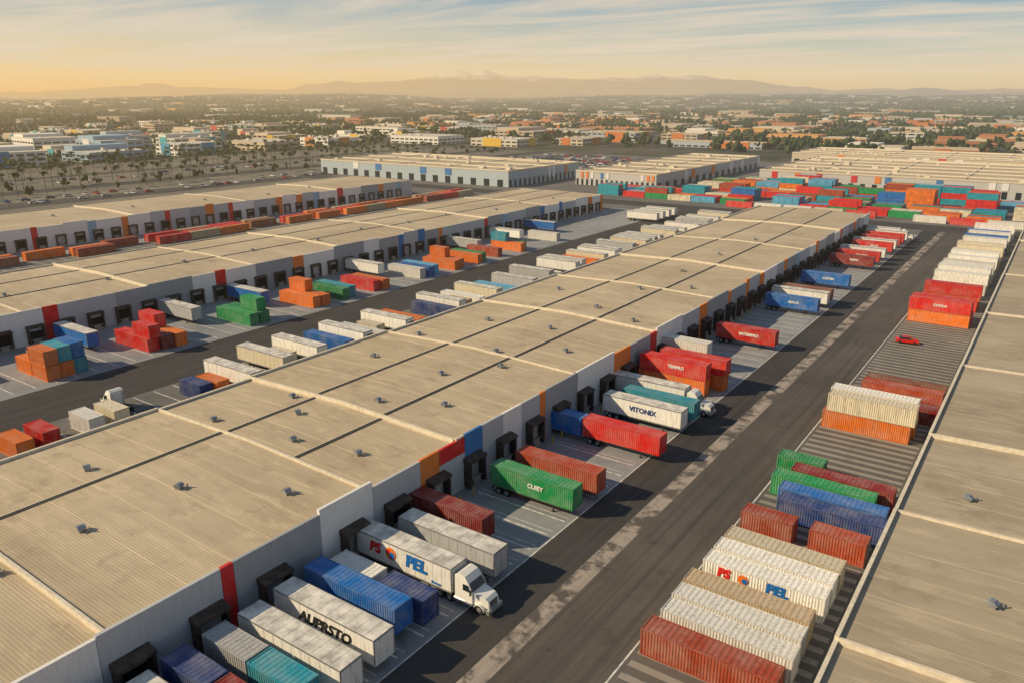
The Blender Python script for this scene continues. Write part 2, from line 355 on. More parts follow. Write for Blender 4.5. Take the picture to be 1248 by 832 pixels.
def tractor_parts():
    P={}
    b=MB();b.prism([(2.5,1.0),(2.5,3.5,.96),(3.0,3.78,.9),(3.75,3.62,.9),(4.2,3.05,.95),(4.72,2.15,1),(4.72,.95,1)],-1.2,1.2);b.box(2.6,4.7,-1.22,1.22,.6,1.0);P['cab']=b.mesh('cab',[M['cab']])
    b=MB();b.prism([(4.725,.85,1),(4.725,2.1,.98),(6.15,1.85,.82),(6.5,1.6,.78),(6.6,.95,.8),(6.6,.8,.8)],-1.05,1.05);P['hood']=b.mesh('hood',[M['cab']])
    b=MB()
    for s in (-1,1):
        pr=[(5.55+.66*math.cos(a),.5+.66*math.sin(a)) for a in [math.pi*i/8 for i in range(9)]]
        for i in range(8):
            (xa,za),(xb,zb)=pr[i],pr[i+1];y0,y1=s*.72,s*1.24
            b.poly([(xa,y0,za),(xb,y0,zb),(xb,y1,zb),(xa,y1,za)])
            b.poly([(xa,y1,za),(xb,y1,zb),(xb,y1,zb-.14),(xa,y1,za-.14)])
    P['fender']=b.mesh('fender',[M['cab']])
    b=MB();b.box(6.45,6.85,-1.2,1.2,.35,.78);P['bumper']=b.mesh('bumper',[M['rim']])
    b=MB();b.box(6.54,6.63,-.55,.55,.85,1.5,0)
    for i in range(5): b.box(6.63,6.65,-.5,.5,.9+i*.12,.94+i*.12,1)
    P['grille']=b.mesh('grille',[M['dark'],M['rim']])
    b=MB();b.poly([(4.26,-1.0,2.98),(4.26,1.0,2.98),(4.73,1.08,2.2),(4.73,-1.08,2.2)]);b.v=[(x+.03,y,z+.01) for x,y,z in b.v];P['windshield']=b.mesh('windshield',[M['glass']])
    b=MB();b.poly([(3.55,0,2.1),(4.6,0,2.1),(4.2,0,2.85),(3.55,0,2.85)]);P['side_window']=b.mesh('side_window',[M['glass']])
    b=MB();b.box(0,5.9,-.5,-.36,.7,.95);b.box(0,5.9,.36,.5,.7,.95);b.cyl((1.0,0,1.05),.5,.12,'z',14);b.box(0,.1,-.5,.5,.7,.95);b.box(-.1,2.0,-1.2,-.7,1.04,1.08);b.box(-.1,2.0,.7,1.2,1.04,1.08);P['frame']=b.mesh('truck_frame',[M['dark']])
    b=MB();b.cyl((0,0,0),.32,1.4,'x',14);P['fuel_tank']=b.mesh('fuel_tank',[M['rim']])
    b=MB();b.cyl((0,0,0),.08,2.6,'z',10);P['exhaust']=b.mesh('exhaust',[M['rim']])
    b=MB();b.box(-.06,.02,-.14,.14,-.3,.3);b.box(-.03,.0,-.2,.2,.22,.26);P['mirror']=b.mesh('mirror',[M['dark']])
    b=MB();b.box(0,.06,-.16,.16,-.12,.12);P['headlight']=b.mesh('headlight',[M['lamp']])
    return P
TP=tractor_parts()
def semi(x,y,label,col='white',with_trailer=True,rz=0,cabc='white'):
    root=bpy.data.objects.new('semi_truck',None);root.location=(x-6.85*math.cos(rz),y-6.85*math.sin(rz),0);root.rotation_euler=(0,0,rz);root.empty_display_size=.5;COL.objects.link(root)
    root['label']=label;root['category']='truck';root['group']='semi trucks in the yard'
    w=C[cabc]
    cab=ob('cab',TP['cab'],parent=root,color=w)
    ob('windshield',TP['windshield'],parent=cab)
    for s in (-1,1):
        ob('side_window',TP['side_window'],(0,s*1.215,0),0,cab);ob('mirror',TP['mirror'],(4.75,s*1.45,2.3),0,cab)
    hd=ob('hood',TP['hood'],parent=root,color=w);ob('grille',TP['grille'],parent=hd)
    for s in (-1,1): ob('headlight',TP['headlight'],(6.52,s*.72,1.05),0,hd)
    ob('fender',TP['fender'],parent=root,color=w);ob('bumper',TP['bumper'],parent=root);ob('truck_frame',TP['frame'],parent=root)
    for s in (-1,1):
        ob('fuel_tank',TP['fuel_tank'],(3.1,s*1.0,.72),0,root);ob('exhaust',TP['exhaust'],(2.35,s*.95,2.3),0,root)
        ob('wheel',WHF,(5.55,s*1.02,.5),0,root)
        for ax in (.5,1.75): ob('wheel',WH,(ax,s*.93,.5),0,root)
    if not with_trailer: return root,None
    tx=2.1-TL/2
    t=ob('trailer',VAN,(tx,0,0),0,root,C[col]);ob('chassis',CH,parent=t)
    for ax in (-TL/2+1.3,-TL/2+2.55):
        for s in (-1,1): ob('wheel',WH,(ax,s*.95,.5),0,t)
    ob('landing_gear',GEAR,(TL/2-3.4,0,.25),0,t)
    ob('door',VD,(-TL/2,0,0),0,t,C[col]);ob('door',VD,(-TL/2,-1.27,0),0,t,C[col])
    return root,t
def disc(parent,x,z,r,col,y=-1.34):
    b=MB();b.cyl((0,0,0),r,.03,'y',20);return ob('emblem',b.mesh('emblem',[M['letter']]),(x,y,z),0,parent,C[col])
# ------------------------------------------------------------------ ground
def hgt(x,y):
    d=math.hypot(x,y);t=min(1,max(0,(d-1800)/5200));t=t*t*(3-2*t)
    return t*(38+75*mnoise.noise(Vector((x*.0004,y*.0004,3.1)))+22*mnoise.noise(Vector((x*.0016,y*.0016,7))))
rings=[0,120,300,600,1000,1500,1900]+[1900+i*220 for i in range(1,26)]+[8200,9500,12000,16000]
mb=MB();na=144
for r in rings[1:]:
    for i in range(na):
        a=2*math.pi*i/na;x,y=r*math.sin(a),r*math.cos(a);mb.v.append((x,y,hgt(x,y) if r<8000 else hgt(x,y)*.6))
mb.v.append((0,0,0));ci=len(mb.v)-1
for i in range(na): mb.f.append((ci,(i+1)%na,i));mb.m.append(0)
for k in range(len(rings)-2):
    for i in range(na):
        j=(i+1)%na;mb.f.append((k*na+i,k*na+j,(k+1)*na+j,(k+1)*na+i));mb.m.append(0)
ob('ground',mb.mesh('ground',[M['ground']],True),kind='structure')
sheet('yard_pavement',-390,90,-60,640,.004,M['yard'])
sheet('parking_lot',-620,-390.1,120,640,.004,M['lot'])
sheet('road',-42.8,-37.1,-60,342,.008,M['road'])
sheet('road',-34.9,-26.2,-60,342,.008,M['road2'])
sheet('road',-144,-127.5,-60,342,.008,M['road'])
sheet('road',-400,80,342,358,.008,M['road'])
sheet('road',-252,-240,-60,342,.008,M['road'])
sheet('road',-378,-352,-60,700,.012,M['road2'])
sheet('road',-474,-456,60,700,.008,M['road'])
sheet('road',-545,-533,60,700,.008,M['road'])
sheet('road',-420,-400.2,60,640,.008,M['road'])
sheet('dock_apron',-59.3,-42.8,-60,330,.008,M['apron'])
sheet('dock_apron',-173,-144.1,-60,330,.008,M['apron'])
sheet('dock_apron',-285,-268,-60,330,.008,M['apron'])
sheet('concrete_strip',-37.1,-34.9,-60,335,.012,M['strip'])
sheet('bay_pavement',-26.0,-9.4,-60,341.9,.008,M['baydark'])
def lines(specs,name='parking_line_markings',z=.016,mat='line'):
    mb=MB()
    for x0,x1,y0,y1 in specs: mb.poly([(x0,y0,z),(x1,y0,z),(x1,y1,z),(x0,y1,z)])
    ob(name,mb.mesh(name,[M[mat]]),kind='structure')
sp=[]
y=6
while y<325: sp.append((-57.0,-43.6,y,y+.2));sp.append((-57.0,-43.6,y+1.0,y+1.1));y+=3.75
y=6
while y<325: sp.append((-126.8,-112,y,y+.18));sp.append((-160,-145.5,y,y+.2));y+=3.75
y=30
while y<310: sp.append((-268,-256,y,y+.16));y+=3.75
sp.append((-42.9,-42.75,-40,330));
lines(sp)
sp=[];y=20
while y<340: sp.append((-25.6,-11.2,y,y+.85));y+=1.95
lines(sp,'yard_bay_stripes',.012,'bay')
lines([(-26.19,-26.02,0,335)],'road_edge_line',.016)
b=MB();y=150
while y<560:
    for x in (-430,-415,-500,-515,-575,-590): b.poly([(x,y,.013),(x+5,y,.013),(x+5,y+.15,.013),(x,y+.15,.013)])
    y+=3
ob('parking_line_markings',b.mesh('parking_line_markings',[M['line']]),kind='structure')
# ------------------------------------------------------------------ warehouses
def dock_mesh(depth,W=3.4,Hh=4.3):
    b=MB();w=W/2
    b.box(0,depth,-w,-w+.3,0.3,Hh-.45,0);b.box(0,depth,w-.3,w,0.3,Hh-.45,0)
    b.prism([(0,Hh-.45),(0,Hh+.15),(depth+.15,Hh-.15),(depth+.15,Hh-.45)],-w-.08,w+.08,0)
    b.box(0,depth*.7,-w+.3,w-.3,.0,1.15,2)
    b.box(depth*.7,depth*.7+.15,-w+.5,-w+.8,.5,1.1,1);b.box(depth*.7,depth*.7+.15,w-.8,w-.5,.5,1.1,1)
    b.poly([(.06,-w+.3,1.15),(.06,w-.3,1.15),(.06,w-.3,Hh-.45),(.06,-w+.3,Hh-.45)],1)  # flat black sheet over the solid wall, painted as the unlit opening
    return b.mesh('dock_shelter',[M['hood'],M['dockblack'],M['concrete']])
def rdoor(open_):
    b=MB();z0=1.16 if not open_ else 2.8
    b.box(.07,.14,-1.35,1.35,z0,3.8,0)
    z=z0+.1
    while z<3.7: b.box(.14,.16,-1.35,1.35,z,z+.05,0);z+=.42
    return b.mesh('roller_door',[M['door']])
DS=dock_mesh(1.2);DSS=dock_mesh(.8,3.4,4.0);RD=[rdoor(False),rdoor(True)]
def vent_mesh():
    b=MB();b.box(-.36,.36,-.3,.3,-.3,.3,0);b.prism([(-.5,.3),(-.5,.36),(-.2,.6),(.2,.6),(.5,.36),(.5,.3)],-.4,.4,1);b.cyl((.75,.5,.1),.1,.6,'z',8,0)
    return b.mesh('roof_vent',[M['steel'],M['bluec']])
VT=vent_mesh()
def wpanel(parent,x,y0,y1,z1,col,z0=0,t=.14):
    b=MB();b.box(0,t,0.03,y1-y0-.03,z0,z1);b.box(-.25,0,.03,y1-y0-.03,z1-1.0,z1)
    ob('wall_panel',b.mesh('wall_panel',[M['panel']]),(x,y0,0),0,parent,col)
PC=dict(lg=(.46,.485,.52),g=(.33,.35,.38),dg=(.22,.235,.26),w=(.76,.76,.75),r=(.6,.02,.02),o=(.72,.21,.04),b=(.04,.18,.46),lb=(.28,.44,.58),br=(.36,.08,.05))
OFF=[0,.3,.08,.4,.15,.3,0,.25,.1,.35]
def warehouse(label,x0,x1,y0,y1,h,roof,panels,docks,cross,deep=False,vents=(),gut=(),ribs=None,seam=0.6,mid=.6):
    b=MB();
    b.box(x1-.3,x1,y0,y1,0,h-.02);b.box(x0,x0+.3,y0,y1,0,h-.02);b.box(x0+.3,x1-.3,y0,y0+.3,0,h-.02);b.box(x0+.3,x1-.3,y1-.3,y1,0,h-.02)
    yy=y0+3
    while yy<y1: b.box(x1,x1+.05,yy-.04,yy+.04,.0,h-.3,1);yy+=7.5
    w=ob('warehouse',b.mesh('warehouse_wall',[M['wall'],M['dark']]),label=label,category='warehouse')
    xm=(x0+x1)/2;zc0=h-.25;ys=[y0]+sorted(cross)+[y1]
    def off(y):
        for i in range(len(ys)-1):
            if y<ys[i+1]: return OFF[i%10]
        return OFF[(len(ys)-2)%10]
    def rz(x,y): return zc0+off(y)+mid*(1-abs(x-xm)/((x1-x0)/2-.3))
    r=MB();k=MB()
    for i in range(len(ys)-1):
        a,c=ys[i],ys[i+1];zc=zc0+OFF[i%10]
        r.poly([(x0+.3,a,zc),(xm,a,zc+mid),(xm,c,zc+mid),(x0+.3,c,zc)]);r.poly([(xm,a,zc+mid),(x1-.3,a,zc),(x1-.3,c,zc),(xm,c,zc+mid)])
        hh=h+OFF[i%10]
        k.box(x0-.03,x0+.33,a,c,h-.02,hh+.12,0);k.box(x1-.33,x1+.03,a,c,h-.02,hh+.1,0)
    rf=ob('roof',r.mesh('roof',[roof]),parent=w)
    if ribs:
        s=MB();yy=ribs[0]
        while yy<ribs[1]:
            for xa,xb in ((x0+.4,xm),(xm,x1-.4)):
                za,zb=rz(xa,yy),rz(xb,yy);i=len(s.v)
                s.v+=[(xa,yy-.03,za),(xb,yy-.03,zb),(xb,yy,zb+.03),(xa,yy,za+.03),(xa,yy+.03,za),(xb,yy+.03,zb)]
                s.f+=[(i,i+1,i+2,i+3),(i+3,i+2,i+5,i+4)];s.m+=[0,0]
            yy+=seam
        ob('roof_seam',s.mesh('roof_seam',[roof]),parent=rf)
    for j,c in enumerate(sorted(cross)):
        xa,xb=x0+.35,x1-.35;zl=zc0+min(OFF[j%10],OFF[(j+1)%10]);zh=zc0+max(OFF[j%10],OFF[(j+1)%10])+.28
        k.prism([(xa,zl),(xa,zh),(xm,zh+mid),(xb,zh),(xb,zl),(xm,zl+mid)],c-.16,c+.16,0)
    k.box(x0+.33,x1-.33,y0,y0+.3,h-.02,h+.1);k.box(x0+.33,x1-.33,y1-.3,y1,h-.02,h+.1)
    ob('parapet',k.mesh('parapet',[M['cap']]),parent=w)
    for gx,ga,gb in gut:
        q=MB()
        pts=[ga]+[c for c in ys if ga<c<gb]+[gb]
        for a,c in zip(pts[:-1],pts[1:]):
            zz=rz(gx,(a+c)/2);q.box(gx-.26,gx+.26,a+.2,c-.2,zz-.2,zz+.06);q.box(gx-.38,gx-.26,a+.2,c-.2,zz-.2,zz+.13,1)
        ob('roof_gutter',q.mesh('roof_gutter',[M['gutter'],M['cap']]),parent=rf)
    for vx,vy in vents: ob('roof_vent',VT,(vx,vy,rz(vx,vy)+.1),R.uniform(-.4,.4),rf)
    for (a,c_,col,dz) in panels:
        o_=off((a+c_)/2)
        if col=='rt': wpanel(w,x1,a,c_,h+.14+o_+dz,PC['r'],5.2);wpanel(w,x1,a,c_,5.18,PC['lg'],0)
        else: wpanel(w,x1,a,c_,h+.14+o_+dz,PC[col])
    for i,dy in enumerate(docks):
        o=ob('dock_shelter',DS if deep else DSS,(x1+.14,dy,0),0,w)
        if deep or R.random()<.6: ob('roller_door',RD[R.random()<(.3 if deep else .7)],(0,0,0),0,o)
    return w
Mp=[(4,24.6,'w',.1),(24.6,36.5,'lg',0),(36.5,37.9,'r',0),(37.9,48.7,'g',0),(48.7,56.6,'w',.55),(56.6,64.8,'lg',0),(64.8,68.4,'o',.1),(68.4,73.6,'rt',0),(73.6,77.5,'b',0),(77.5,82.3,'lg',0),(82.3,87,'w',0),(87,91.8,'lg',0),(91.8,93.4,'o',0),(93.4,103,'g',.1),(103,115.5,'w',.45),(115.5,121.8,'o',.0),(121.8,130,'g',0),(130,132.8,'r',0),(132.8,145,'w',.4),(145,154,'lg',0),(154,158.5,'o',0)]
def randpanels(y,y1):
    out=[];last=''
    while y<y1:
        c=R.choice(['lg','w','g','w','lg']) if last in ('o','b','r','lb','br','') else R.choice(['o','o','b','r','lb','w','lg','g'])
        last=c
        wd=R.uniform(2,4.2) if c in 'o b r lb br'.split() else R.uniform(6,13)
        out.append((y,min(y+wd,y1),c,R.choice([0,0,.2,.5])));y+=wd
    return out
Mp+=randpanels(158.5,322)
docksM=[20,27,34.5,42,53,60,67.5,75,82.3,89.7,97.2,104.7,112.2]
y=120
while y<316: docksM.append(y);y+=7.4
vents=[(-76.5,v+R.uniform(-.7,.7)) for v in (33,44,60,75,90,104,122,140,160,185,210,240)]+[(-66,50),(-67,62),(-90,40),(-91,58),(-89,70),(-68,80),(-92,90),(-90,120),(-67,112),(-66,136),(-92,150),(-68,170),(-76,24),(-83,66),(-71,98),(-95,105)]
warehouse('long grey and white warehouse with tan metal roof',-101.4,-59.3,4,322,7.1,M['roofM'],Mp,docksM,[25.5,56,72,103,133,164,198,235,278],True,vents,[(-86.0,5,320),(-72.5,56,320)],(5,150),4.76)
L1d=[];y=14
while y<316: L1d.append(y);y+=6.4
warehouse('long pale warehouse with tan roof and painted panels',-219,-173.3,4,320,7.0,M['roofM'],randpanels(4,320),L1d,[40,70,98,128,160,195,232,275],False,[(-190+R.uniform(-8,8),30+i*22) for i in range(13)],[(-190,5,319),(-205,5,319)])
warehouse('grey warehouse with red and orange wall panels',-331,-285,20,314,7.2,M['roofM'],randpanels(20,314),[26+i*6.6 for i in range(43)],[60,110,160,210,262],False,[(-300+R.uniform(-8,8),50+i*30) for i in range(8)])
ventR=[(9,66),(10.5,79),(-3,93),(12,96),(2,118),(11,130),(4,150),(12,170),(1,72),(6,104)]
warehouse('warehouse with ribbed grey tan metal roof',-9.3,42,-20,350,7.0,M['roofR'],[],[],[60,85.7,110,144,185,230,290],False,ventR,[],(30,150),4.76)
def block(label,x0,x1,y0,y1,h,wallc,n=14,pp=.5):
    b=MB();b.box(x0,x1,y0,y1,0,h-.4)
    w=ob('warehouse',b.mesh('wall',[M['panel']]),color=wallc,label=label,category='warehouse')
    b=MB();b.box(x0-.1,x1+.1,y0-.1,y1+.1,h-.4,h-.1);b.box(x0-.1,x1+.1,y0-.12,y0+.4,h-.1,h+.5,1);b.box(x0-.1,x1+.1,y1-.4,y1+.12,h-.1,h+.5,1);b.box(x0-.12,x0+.4,y0+.4,y1-.4,h-.1,h+.5,1);b.box(x1-.4,x1+.12,y0+.4,y1-.4,h-.1,h+.5,1)
    yy=y0+20
    while yy<y1-5: b.box(x0+.4,x1-.4,yy-.3,yy+.3,h-.1,h+.5,1);yy+=25
    xx=x0+30
    while xx<x1-5: b.box(xx-.25,xx+.25,y0+.4,y1-.4,h-.1,h+.3,1);xx+=38
    for i in range(int((x1-x0)*(y1-y0)/700)):
        xx,yy=R.uniform(x0+3,x1-3),R.uniform(y0+3,y1-3);s=R.uniform(.6,1.8);b.box(xx-s,xx+s,yy-s,yy+s,h-.1,h+R.uniform(.6,1.6),1)
    ob('roof',b.mesh('roof',[M['roofM'],M['cap']]),parent=w)
    dx=(x1-x0)/n;dy=(y1-y0)/n
    q1=MB();q1.box(0,dx*.4,-.15,0,0,h*.45);q1=q1.mesh('loading_door',[M['glass']]);q2=MB();q2.box(0,.15,0,dy*.4,0,h*.45);q2=q2.mesh('loading_door',[M['glass']])
    p1=MB();p1.box(0,dx*.5,-.25,-.16,h*.52,h-.42);p1=p1.mesh('wall_panel',[M['panel']]);p2=MB();p2.box(.16,.25,0,dy*.5,h*.3,h-.42);p2=p2.mesh('wall_panel',[M['panel']])
    for i in range(n):
        ob('loading_door',q1,(x0+dx*(i+.2),y0,0),0,w);ob('loading_door',q2,(x1,y0+dy*(i+.2),0),0,w)
        if R.random()<pp: ob('wall_panel',p1,(x0+dx*(i+R.uniform(.1,.4)),y0,0),0,w,R.choice([PC['o'],PC['r'],PC['w'],PC['b'],PC['w']]))
        if R.random()<pp: ob('wall_panel',p2,(x1,y0+dy*(i+R.uniform(.4,.6)),0),0,w,R.choice([PC['o'],PC['r'],PC['w'],PC['w']]))
block('wide flat warehouse with pale roof',-420,-263,372,452,9,(.40,.48,.54),n=16,pp=.12)
block('flat warehouse with tan roof and painted bays',-240,-188,409,585,8,(.5,.5,.5),n=16)
block('broad distribution warehouse with tan roof',-150,-15,470,600,8.5,(.5,.5,.5),n=22,pp=.4)
block('broad distribution warehouse with brown roof',-5,130,478,600,8.5,(.5,.5,.5),n=22,pp=.4)
block('low long warehouse with tan roof',-180,20,640,720,8,(.55,.46,.36),n=20,pp=.3)
# ------------------------------------------------------------------ vehicles: main docks
at='backed up to a loading dock'
DX,DY=1.0,-1.2
def tr(x,y,*a,**k): return trailer(x+DX,y+DY,*a,where=at,**k)
def ct(x,y,*a,**k): return cont_trailer(x+DX,y+DY,*a,**k)
tr(-50.6,27,'grey');ct(-51.6,30.8,'dark_red',col2='navy')
tr(-50.8,23.4,'white');ct(-51.6,19.5,'red')
ct(-51.4,34.8,'teal',col2='grey');tr(-50.8,38.6,'white')
tr(-51.2,43,'white',text='AUPRSTO',tcol='black',tsize=1.6,shear=.3,bold=.05)
ct(-52.2,47.2,'blue')
container(-54.5,49.5,.0,'white','c20',where='set low beside a dock')
container(-47.6,49.6,.0,'navy','c20',where='set low beside a dock',text='TRAMSPI',tsize=.6)
r_,t_=semi(-40.0,54.3,'white semi truck with logo on its long trailer')
letter(t_,'PS',1.7,-4.0,2.75,y=-1.35,color='red',bold=.08,shear=.2);letter(t_,'PEL',1.95,2.0,2.75,y=-1.35,color='blue',bold=.11,shear=.15)
letter(t_,'Saverpe',.4,4.8,1.6,y=-1.35,color='blue');disc(t_,-1.6,2.75,.75,'orange');disc(t_,-1.4,2.6,.4,'blue',-1.37);disc(t_,-1.95,2.95,.28,'red',-1.372)
tr(-50.6,60.2,'grey');ct(-55.3,65,'dark_red')
ct(-50.4,77.0,'green',text='CUIEY',tsize=.85)
ct(-50.0,82.3,'rust')
ct(-48.2,97.4,'red');container(-57.0+.2,96.2,.9,'blue','c20',where='in line behind a red container')
tr(-50.0,108.0,'white',text='VITONIX',tsize=1.15,tcol='navy',bold=.03);ct(-49.2,112.2,'teal')
semi(-41,116.3,'white semi truck parked beside a teal container')
nb='stacked beside the loading docks'
for z,c in ((0,'orange'),(2.88,'red')):
    container(-51.8,124.5,z,c,where=nb,text='TEMPRO' if c=='red' else None);container(-50,128.7,z,c,where=nb)
container(-55,132.6,0,'orange',where=nb);container(-56,136.4,0,'blue',where=nb);container(-56,136.4,2.88,'white',where=nb)
for y,c,t in ((158,'red','SIRTEMPRO'),(190.5,'blue','SEACO'),(203,'brown',None),(222,'blue','COSTEM'),(253,'dark_red','TEMPO'),(262,'red','TRAPOC'),(282,'red','SOLUT'),(296,'red','MOTIRE'),(303,'red',None)): ct(-50.6,y,c,text=t)
for y in (199,270,288,309): tr(-51,y,'white')
semi(-42,315,'white semi truck at the end dock')
# right row
w='in the striped roadside row'
def rr(y,col,kind='c40',x=-18.9,z=0,**k): return container(x,y,z,col,kind,math.pi if R.random()<.4 and 'text' not in k else 0,where=w,**k)
rr(58.4,'rust');rr(62.0,'white');rr(65,'white');rr(68.0,'tan')
c_=rr(72.6,'white');c_.rotation_euler=(0,0,0)
letter(c_,'PEL',1.5,1.6,1.95,color='blue',bold=.09,shear=.15);letter(c_,'PS',1.4,-4,1.95,color='red',bold=.08,shear=.15);disc(c_,-1.9,1.95,.55,'orange',-1.3);disc(c_,-1.7,1.85,.3,'blue',-1.32)
rr(75.6,'white');rr(78.6,'cream')
rr(85,'rust','c20',-21.9);rr(85.2,'rust','c20',-14.0);rr(90.4,'navy',x=-16.5);rr(93.4,'blue',x=-17.3);rr(96.6,'green',x=-19);rr(99.6,'dark_red',x=-17.5);rr(102.8,'green','c20',-23)
for z,c in ((0,'orange'),(2.88,'cream')): rr(123.5,c,z=z)
rr(126.6,'orange');rr(126.6,'white',z=2.88)
rr(133,'dark_red','c20',-13.0);rr(136.2,'rust','c20',-13.0);rr(141,'rust',x=-17);rr(144,'brown',x=-17)
rr(198.6,'orange');rr(198.6,'red',z=2.88,text='CONLA');rr(201.7,'red');rr(201.7,'red',z=2.88);rr(215,'red');rr(218.4,'orange');rr(218.4,'red',z=2.88)
y=229
while y<345:
    c=R.choice(['white','white','cream','white','white']) if y<300 else R.choice(['white','blue','lightblue','blue','white','red'])
    rr(y,c)
    if R.random()<.4: rr(y,c,z=2.88,**({'text':'COSTEM'} if c=='blue' else {}))
    y+=R.choice([2.9,3.0,3.1,5.4])
# L1 yard
w='in the yard facing the docks'
def lc(y,col,z=0,x=-153.5,kind='c40'): container(x+R.uniform(-.8,.8),y,z,col,kind,math.pi if R.random()<.5 else 0,where=w)
for i,(y,c) in enumerate(((62.6,'orange'),(65.3,'orange'),(68.0,'teal'))):
    lc(y,c,0,-150.5,'c20');lc(y,('orange','teal','blue')[i],2.88,-150.5,'c20')
    lc(y,('orange','tan','blue')[i],0,-156.9,'c20')
for y,a,b_ in ((83,'red','red'),(85.8,'dark_red',None),(88.6,'orange','red'),(107,'green',None),(109.8,'green','green'),(126,'orange',None),(128.8,'orange','orange'),(136,'green',None),(139,'teal',None),(147,'red',None),(150,'orange',None),(165.8,'white',None),(169,'blue',None),(172,'lightblue',None),(180.3,'orange',None),(183.3,'orange','orange'),(192,'orange',None),(195,'green',None),(204,'rust',None),(216,'orange','teal'),(219,'green',None),(240,'white',None)):
    lc(y,a)
    if b_: lc(y,b_,2.88,-153.5+R.choice([3.1,-3.1]),'c20')
for y in (22,33,40,52,76,100,119,160,207,232,255): trailer(-165,y,R.choice(['white','grey','blue','white']),0,'parked near the dock doors')
# M left yard
w='in the rear trailer yard'
def ml(y,k,c,x=-119): 
    if k=='t': trailer(x+R.uniform(-1.5,1.5),y,c,math.pi*(R.random()<.5),w,reefer=R.random()<.4)
    elif k=='s': container(x+R.uniform(-2,2),y,0,c,'c20',where=w)
    else: container(x+R.uniform(-1,1),y,0,c,where=w)
for y,k,c in ((44,'s','orange'),(48,'s','red'),(73,'s','navy'),(75.8,'s','orange'),(80,'t','white'),(89,'t','cream'),(93,'s','cream'),(97,'t','white'),(105,'c','blue'),(109,'t','white'),(113,'c','white'),(117,'s','cream'),(121,'t','white'),(126,'c','orange'),(137,'c','navy'),(140.5,'t','white'),(145,'s','tan'),(149,'c','white')): ml(y,k,c)
for y,c in ((54.5,'white'),(58.5,'cream')): container(-119.5,y,0,c,'c20',where=w)
semi(-127.5,61.5,'white truck tractor parked without a trailer',with_trailer=False,rz=math.pi)
seq={158:'blue',162:'lightblue',190:'red',236:'orange'}
y=155
while y<320:
    near=[k for k in seq if abs(k-y)<2]
    if near: ml(y,'c',seq[near[0]])
    elif R.random()<.85:
        if R.random()<.6: ml(y,'t',R.choice(['white','white','cream','white','grey']))
        else: ml(y,'c',R.choice(['orange','red','cream','white','blue','white']))
    y+=R.choice([3.6,3.9,4.1,7.2])
for y in (300,306,312,318): trailer(-143,y,'white',0,w)
# strip between buildings
y=-10
while y<338:
    for x in (-264,-260.5,-268):
        if R.random()<.8: far_container(x,y,0,R.choice(['orange','orange','red','rust','orange','brown','red','tan']),math.pi/2,'in a long low row')
    y+=R.choice([12.6,12.8,16])
# far yard
stuff=MB();pal=['red','orange','teal','blue','white','green','rust','cream','lightblue','navy']
wt=['red','red','red','red','orange','orange','orange','teal','teal','lightblue','blue','rust','green','cream']
for i in range(15):
    x=-125+i*13.5
    if R.random()<.85: far_container(x,366,0,R.choice(['white','white','white','red','cream']),0,'in the distant yard')
for y0,rows in ((373,4),(391,5),(412,5),(433,5),(452,3)):
    x=-205
    while x<80:
        if not (x<-176 and y0>395) and R.random()<.88:
            c=R.choice(wt);hh=R.choice([1,1,2]) if y0<400 else R.choice([1,2,2,3])
            for j in range(rows):
                for k in range(hh if R.random()<.75 else max(1,hh-1)):
                    cc=c if R.random()<.45 else R.choice(wt);yy=y0+j*2.7
                    stuff.box(x,x+12.2,yy,yy+2.44,k*2.75,k*2.75+2.7,pal.index(cc))
        x+=R.choice([12.6,12.6,12.7,15])
pm=[simple('stack_'+n_,tuple(v*.85 for v in C[n_]),.6,0,.3,.6) for n_ in pal]
ob('container_stacks',stuff.mesh('container_stacks',pm),kind='stuff',label='mixed colour container stacks in the distant yard')
b=MB();b.cyl((0,0,.5),.11,1.0,'z',10);b.cyl((0,0,1.02),.11,.05,'z',10,r2=.05);BOL=b.mesh('bollard',[M['yellow']])
for dy in docksM[:22]:
    for s in (-2.4,2.4): ob('bollard',BOL,(-57.0,dy+s,0),label='yellow steel bollard beside a loading dock',category='bollard',group='bollards at the loading docks')
def car_mesh():
    b=MB();b.prism([(-2.2,.35),(-2.25,.8,.98),(-1.7,.95),(1.1,.95),(2.15,.75,.95),(2.2,.35)],-.88,.88,0);b.prism([(-1.6,.95),(-1.15,1.42,.85),(.35,1.42,.85),(1.1,.95)],-.84,.84,1);b.box(-1.1,.3,-.68,.68,1.42,1.46,0)
    for x in (-1.4,1.4):
        for s in (-1,1): b.cyl((x,s*.8,.33),.33,.22,'y',12,2)
    return b.mesh('car',[M['cab'],M['glass'],M['tyre']])
CAR=car_mesh();cc_=[(.5,.5,.5),(.05,.05,.06),(.7,.7,.7),(.4,.03,.03),(.04,.08,.2),(.25,.25,.26)];cn={0:'silver',1:'black',2:'white',3:'red',4:'blue',5:'grey'}
def pcar(x,y):
    k=R.randrange(6);ob('parked_car',CAR,(x,y,0),math.pi/2*(R.random()<.3)+R.uniform(-.05,.05),None,cc_[k],label=f'{cn[k]} car parked in a large open lot',category='car',group='cars in the open parking lot')
n=0
for row in range(9):
    for i in range(28):
        if n>=170 or R.random()<.2: continue
        pcar(-400+i*4.2+row*2,500+row*15);n+=1
for x in (-427,-412,-497,-512):
    y=170
    while y<480:
        if R.random()<.38: pcar(x,y+1.6)
        y+=3*R.choice([1,2,3])
car=ob('parked_car',CAR,(-22,178,0),.2,None,C['red'],label='small red car parked in the striped yard row',category='car')
